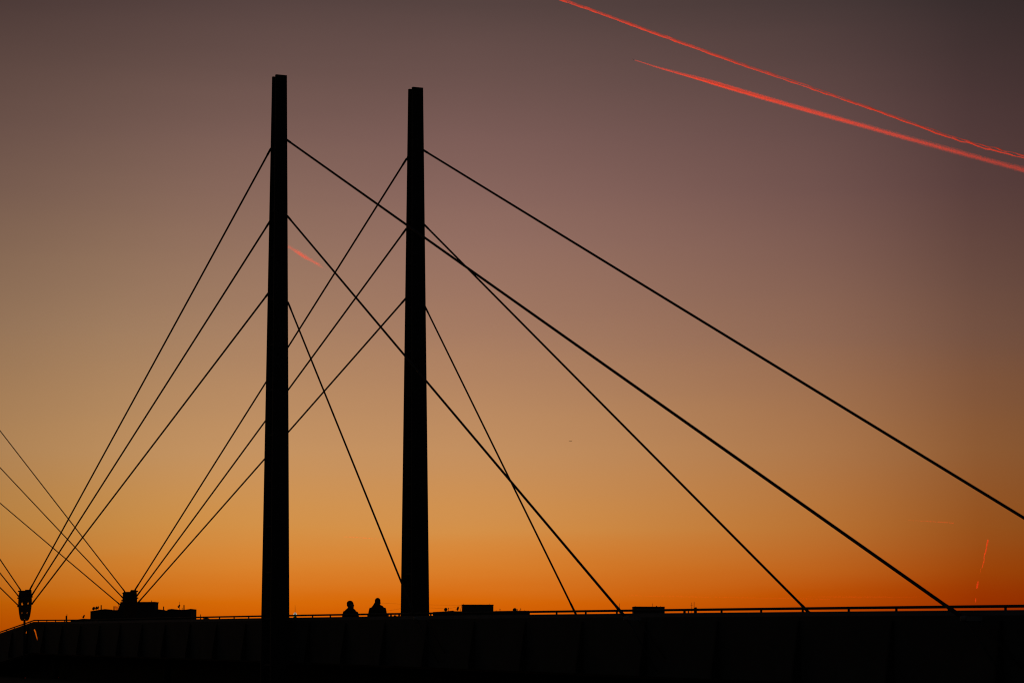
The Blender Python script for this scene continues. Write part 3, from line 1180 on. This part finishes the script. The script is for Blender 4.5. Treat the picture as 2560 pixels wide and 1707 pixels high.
lathe([(4.6, -1), (4.2, zc(1545)), (4.0, zc(1541))]).build('shaft', M['lattice'], tw, True)
lathe([(3.4, zc(1544)), (3.4, zc(1538.6))]).build('green_lit_storey', M['green_lamp'], tw, True)
lathe([(5.4, zc(1538.5)), (5.6, zc(1537.6)), (4.6, zc(1536.9))]).build('gallery', M['lattice'], tw, True)
for i in range(7):
    ang = 2 * math.pi * (i + .2) / 7
    p0, p1 = Vector((X + 4.6 * k * math.cos(ang), YT + 4.6 * k * math.sin(ang), zc(1536.8))), Vector((X + 1.5 * k * math.cos(ang), YT + 1.5 * k * math.sin(ang), zc(1530.0)))
    MB().tube([p0, p0.lerp(p1, .4), p1], [.75, .5, .25], 6).build('lit_gable', M['white_lamp'], tw)
lathe([(4.0 * k, zc(1537)), (2.7 * k, zc(1533.6)), (1.2 * k, zc(1530)), (.5 * k, zc(1528))]).build('crown_roof', M['lattice'], tw, True)
lathe([(.45, zc(1529)), (.34, zc(1520)), (.2, zc(1512))]).build('spire', M['lattice'], tw, True)


# ------------------------------------------------------------------ trees seen in the gap under the handrail
def tree(px, top_py, w_px, Y, label, seed):
    rnd = random.Random(seed)
    c = at(px, 1540, Y)
    top = at(px, top_py, Y).z
    r = w_px / px2m(Y) / 2
    t = thing('tree', label, 'tree', Vector((c.x, Y, 0)), 'small trees behind the railing')
    tr = MB().tube([Vector((c.x, Y, -.1)), Vector((c.x + .08, Y, top * .45)), Vector((c.x, Y, top * .8))], [.16, .11, .04], 7)
    for i in range(7):
        a = rnd.uniform(0, 6.28)
        z0 = top * rnd.uniform(.4, .7)
        tr.tube([Vector((c.x, Y, z0)), Vector((c.x + r * .8 * math.cos(a), Y + r * .8 * math.sin(a), z0 + top * .2))], [.05, .015], 5)
    tr.build('trunk', M['bark'], t, True)
    cr = MB()
    for i in range(900):
        u, v, w = rnd.gauss(0, .42), rnd.gauss(0, .42), rnd.uniform(0, 1)
        q = (1 - abs(w - .4) * 1.1)
        p = Vector((c.x + u * r * 1.2 * q, Y + v * r * 1.2 * q, top * (.42 + .58 * w)))
        n = Vector((rnd.uniform(-1, 1), rnd.uniform(-1, 1), rnd.uniform(-1, 1))).normalized()
        a = n.orthogonal().normalized() * rnd.uniform(.08, .16)
        b = n.cross(a).normalized() * rnd.uniform(.05, .1)
        cr.add([p - a, p - b, p + a, p + b], [(0, 1, 2, 3)])
    cr.build('crown', M['leaf'], t)


TL = ['small tree under the handrail, nearest to the person in the cap', 'small tree under the handrail, second to the right of the person in the cap',
      'small tree under the handrail, second from the right pylon', 'small tree under the handrail, touching the right pylon']
for i, (x, y, w) in enumerate(((968, 1536.6, 10), (977.5, 1536.2, 9), (987.5, 1536.8, 10), (998, 1536.3, 11))):
    tree(x, y, w, 520 + 6 * i, TL[i], 11 + i)


# ------------------------------------------------------------------ aircraft
def airliner(label, pos, heading, size, climb=0.0):
    t = thing('airliner', label, 'aeroplane', pos)
    d = Vector((math.cos(heading), math.sin(heading), climb)).normalized()
    sd_ = Vector((-math.sin(heading), math.cos(heading), 0))
    u = d.cross(sd_)
    k = size / 38.0
    P = lambda x, y, z: pos + (d * x + sd_ * y + u * z) * k
    prof = [(19, .1), (18.2, 1.0), (16, 1.8), (12, 2.05), (-8, 2.05), (-14, 1.4), (-19, .4)]
    MB().tube([P(x, 0, (0 if x > -8 else (-8 - x) * .09)) for x, r in prof], [r * k for x, r in prof], 12).build('fuselage', M['jet'], t, True)
    for sg in (-1, 1):
        MB().hexa([P(4, sg * 1.5, -.9), P(-3, sg * 1.5, -.9), P(-6.5, sg * 17, .5), P(-4.5, sg * 17, .5),
                   P(4, sg * 1.5, -.3), P(-3, sg * 1.5, -.3), P(-6.5, sg * 17, .7), P(-4.5, sg * 17, .7)]).build('wing', M['jet'], t)
        MB().hexa([P(-13.5, sg * .8, .7), P(-17, sg * .8, .7), P(-18.5, sg * 6.5, 1.3), P(-17, sg * 6.5, 1.3),
                   P(-13.5, sg * .8, 1.0), P(-17, sg * .8, 1.0), P(-18.5, sg * 6.5, 1.45), P(-17, sg * 6.5, 1.45)]).build('tailplane', M['jet'], t)
        MB().tube([P(3.5, sg * 6, -1.9), P(2.5, sg * 6, -1.9), P(-1, sg * 6, -1.8)], [1.0 * k, 1.15 * k, .7 * k], 10).build('engine', M['jet'], t, True)
    MB().hexa([P(-12, -.2, 1.2), P(-18, -.2, 1.2), P(-18, .2, 1.2), P(-12, .2, 1.2), P(-16.5, -.1, 7.5), P(-19.2, -.1, 7.5), P(-19.2, .1, 7.5), P(-16.5, .1, 7.5)]).build('fin', M['jet'], t)
    return t


ALT = 9000
pa, pb = at_z(1583, 149, ALT), at_z(1700, 183.5, ALT)
hd = (pa - pb)
airliner('tiny dark airliner at the head of the straight red contrail', pa - UP * 0, math.atan2(hd.y, hd.x), 40)
pj = at(1426, 1102.6, 29000)
airliner('tiny brownish airliner alone in the sky without a contrail', pj, math.radians(186), 38)


# ------------------------------------------------------------------ contrails
def resample(pts, n):
    d = [0]
    for a, b in zip(pts, pts[1:]):
        d.append(d[-1] + math.hypot(b[0] - a[0], b[1] - a[1]))
    xs = np.interp(np.linspace(0, d[-1], n), d, [p[0] for p in pts])
    ys = np.interp(np.linspace(0, d[-1], n), d, [p[1] for p in pts])
    # smooth the polyline's corners
    for _ in range(max(6, n // 6)):
        xs[1:-1] = (xs[:-2] + 2 * xs[1:-1] + xs[2:]) / 4
        ys[1:-1] = (ys[:-2] + 2 * ys[1:-1] + ys[2:]) / 4
    return list(zip(xs, ys))


def trail(pts_px, place, half_px, off_px=lambda t: 0.0, rough=0.15, seed=1, n=160, seg=10, puff=6):
    """closed tube of ice haze along a path; widths in photo pixels turned into metres at its distance"""
    rnd = random.Random(seed)
    P, Rr = [], []
    lo = [rnd.gauss(0, 1) for _ in range(n)]
    for _ in range(puff):
        lo = [(lo[max(i - 1, 0)] + lo[i] + lo[min(i + 1, n - 1)]) / 3 for i in range(n)]
    mx = max(abs(x) for x in lo) or 1
    lo = [x / mx for x in lo]
    for i, (x, y) in enumerate(resample(pts_px, n)):
        t = i / (n - 1)
        p = place(x, y + off_px(t))
        r = half_px(t) * (1 + rough * lo[i]) * (p - CAM).length / FPX
        P.append(p)
        Rr.append(max(r, .2))
    return MB().tube(P, Rr, seg)


hi = lambda x, y: at_z(x, y, ALT)
C1 = [(1200, -74), (1300, -38), (1405, 0), (1500, 32.8), (1626, 79), (1761, 128), (1872, 167.5), (1972, 201), (2057, 230), (2145, 260), (2228, 290), (2308, 319), (2383, 345), (2484, 374), (2557, 391.5), (2680, 420)]
C2 = [(1587, 150), (1646, 169), (1751, 197.5), (1882, 236), (2007, 272), (2132, 307), (2258, 342.5), (2383, 377), (2557, 424), (2680, 456)]
rnd = random.Random(4)


def wob(seed, n=400, k=3):
    r = random.Random(seed)
    a = [r.gauss(0, 1) for _ in range(n)]
    for _ in range(k):
        a = [(a[max(i - 1, 0)] + a[i] + a[min(i + 1, n - 1)]) / 3 for i in range(n)]
    return lambda t: float(np.interp(t * (n - 1), np.arange(n), a))


def contrail(label, strands):
    t = None
    o = thing('contrail', label, 'contrail', Vector(strands[0][0].v[0]), 'contrails')
    for m, dens in strands:
        me = m.build('vapour_strand', ice_mat('sunset_tinted_vapour', dens), o, True)
    return o


w1, w2 = wob(21, 420, 6), wob(22, 420, 6)
amp = lambda t: 0.3 + 8.0 * max(0.0, t - .42) ** 1.1
c1a = trail(C1, hi, lambda t: 1.7 - .2 * t, lambda t: -2.0 - 1.0 * t + w1(t) * amp(t) * .9, .45, 31, 420, 8, 2)
c1b = trail(C1, hi, lambda t: 2.1 - .4 * t, lambda t: 1.8 + w2(t) * amp(t) * .8, .45, 32, 420, 8, 2)
tau = lambda dist_px, tt: tt / (dist_px * 40000 / FPX)
contrail('long red contrail of two twisted strands from the top edge to the right edge', [(c1a, tau(4.0, .52)), (c1b, tau(4.0, .58))])
# the widening trail: strands of different length that peter out, so it thins away from the aircraft
def part_of(pts, b):
    q = resample(pts, 400)
    return q[:int(b * 399) + 1]


hw2 = lambda t: .7 + 5.0 * min(1, t * 5.2) ** 1.1 + .4 * t
strands = []
for k, (b, q, tt) in enumerate(((1.0, 1.25, .05), (1.0, .75, .055), (.92, 1.0, .08), (.78, .85, .09), (.62, 1.1, .08), (.55, .55, .10), (.40, .9, .08))):
    g_ = lambda t, b=b, q=q: hw2(b * t) * q * (1 if b > .99 else min(1, (1 - t) / .5) ** .7)
    o_ = lambda t, b=b, k=k: (.2 + .5 * (k % 3)) * min(1, t * b * 4)
    strands.append((trail(part_of(C2, b), hi, g_, o_, .06, 41 + k, 220, 14, 5), tau(2 * hw2(.4) * q, tt)))
strands.append((trail(part_of(C2, .42), hi, lambda t: (.95 + .95 * min(1, t * 3)) * min(1, (1 - t) / .6), lambda t: .8 + 2.4 * min(1, t * 2), .06, 61, 160, 10, 4), tau(3.4, .30)))
contrail('straight red contrail widening to the right behind a tiny airliner', strands)

FAR = lambda D: (lambda x, y: at(x, y, D))
# short smear beside the left pylon
c3 = [trail([(712, 612), (735, 624), (760, 641), (785, 655), (806, 669), (826, 681)], FAR(30000), lambda t: 5.6 * math.sin(math.pi * min(1, .14 + t * .90)) ** .8, lambda t: 0, .35, 51, 60, 10, 3),
      trail([(735, 626), (760, 641.5), (778, 652)], FAR(30000), lambda t: 3.4 * math.sin(math.pi * min(1, .05 + t * .93)) ** .9, lambda t: 0, .3, 52, 40, 10, 3),
      trail([(782, 655), (797, 660), (806, 664)], FAR(30000), lambda t: 3.0 * math.sin(math.pi * min(1, .05 + t * .93)) ** .9, lambda t: 0, .3, 53, 30, 10, 3),
      trail([(718, 615.5), (735, 625), (760, 641), (785, 655), (810, 669)], FAR(30000), lambda t: 3.8 * math.sin(math.pi * min(1, .12 + t * .9)), lambda t: 0, .3, 54, 60, 10, 3)]
d3 = 30000 / FPX
contrail('short blurred red smear of contrail touching the left pylon', [(c3[0], .12 / (11 * d3)), (c3[1], .22 / (7 * d3)), (c3[2], .16 / (6 * d3)), (c3[3], .15 / (8 * d3))])
# broken, nearly upright trail low on the right
D4 = 60000
d4 = D4 / FPX
up_a = trail([(2470.3, 1348), (2467, 1364), (2464, 1380), (2460.5, 1388), (2460, 1394), (2461, 1399), (2457.5, 1410), (2455, 1420)], FAR(D4), lambda t: 2.0 - 1.1 * t, lambda t: 0, .2, 61, 90, 8, 3)
up_b = trail([(2453, 1420), (2451, 1426), (2450, 1434)], FAR(D4), lambda t: .9 - .6 * t, lambda t: 0, .2, 62, 24, 8, 3)
up_c = trail([(2445.6, 1452), (2443.5, 1462), (2442, 1471)], FAR(D4), lambda t: 1.0 + 1.1 * math.sin(math.pi * t), lambda t: 0, .1, 63, 24, 8, 3)
up_d = trail([(2439.6, 1494), (2439, 1500), (2439, 1505)], FAR(D4), lambda t: .6 + .9 * math.sin(math.pi * t), lambda t: 0, .1, 64, 20, 8, 3)
contrail('short bright orange contrail, nearly upright and broken, low at the right', [(up_a, 1.1 / (3 * d4)), (up_b, .4 / (2 * d4)), (up_c, 1.0 / (3 * d4)), (up_d, .55 / (3 * d4))])
D5 = 90000
d5 = D5 / FPX
for lab, pts, hw, tt, sd5 in (
        ('thin faint level streak of contrail low above the flat-roofed building and aerials', [(1560, 1488), (1700, 1490.5), (1850, 1493), (1950, 1494.6), (2075, 1497.2)], lambda t: .9 + .1 * t, .065, 71),
        ('thin orange streak of contrail above and left of the upright broken contrail', [(2270, 1300), (2320, 1302.4), (2360, 1305), (2385, 1307)], lambda t: .7 + .6 * t, .16, 72),
        ('short faint orange streak of contrail between the pylons, above the two people', [(858, 1341), (880, 1342), (910, 1344), (940, 1346), (962, 1348)], lambda t: 1.4 * math.sin(math.pi * min(1, .2 + t * .78)), .12, 73),
        ('wide faint level streak of contrail just above the railing at right', [(2010, 1490), (2120, 1491.5), (2250, 1492), (2330, 1490.5)], lambda t: 2.2 * math.sin(math.pi * min(1, .1 + .85 * t)), .022, 74)):
    contrail(lab, [(trail(pts, FAR(D5), hw, lambda t: 0, .2, sd5, 60, 8, 3), tt / (2 * d5))])

SC.cycles.volume_bounces = 0
SC.cycles.transparent_max_bounces = 96
SC.cycles.pixel_filter_type = 'BLACKMAN_HARRIS'
SC.cycles.filter_width = 1.15
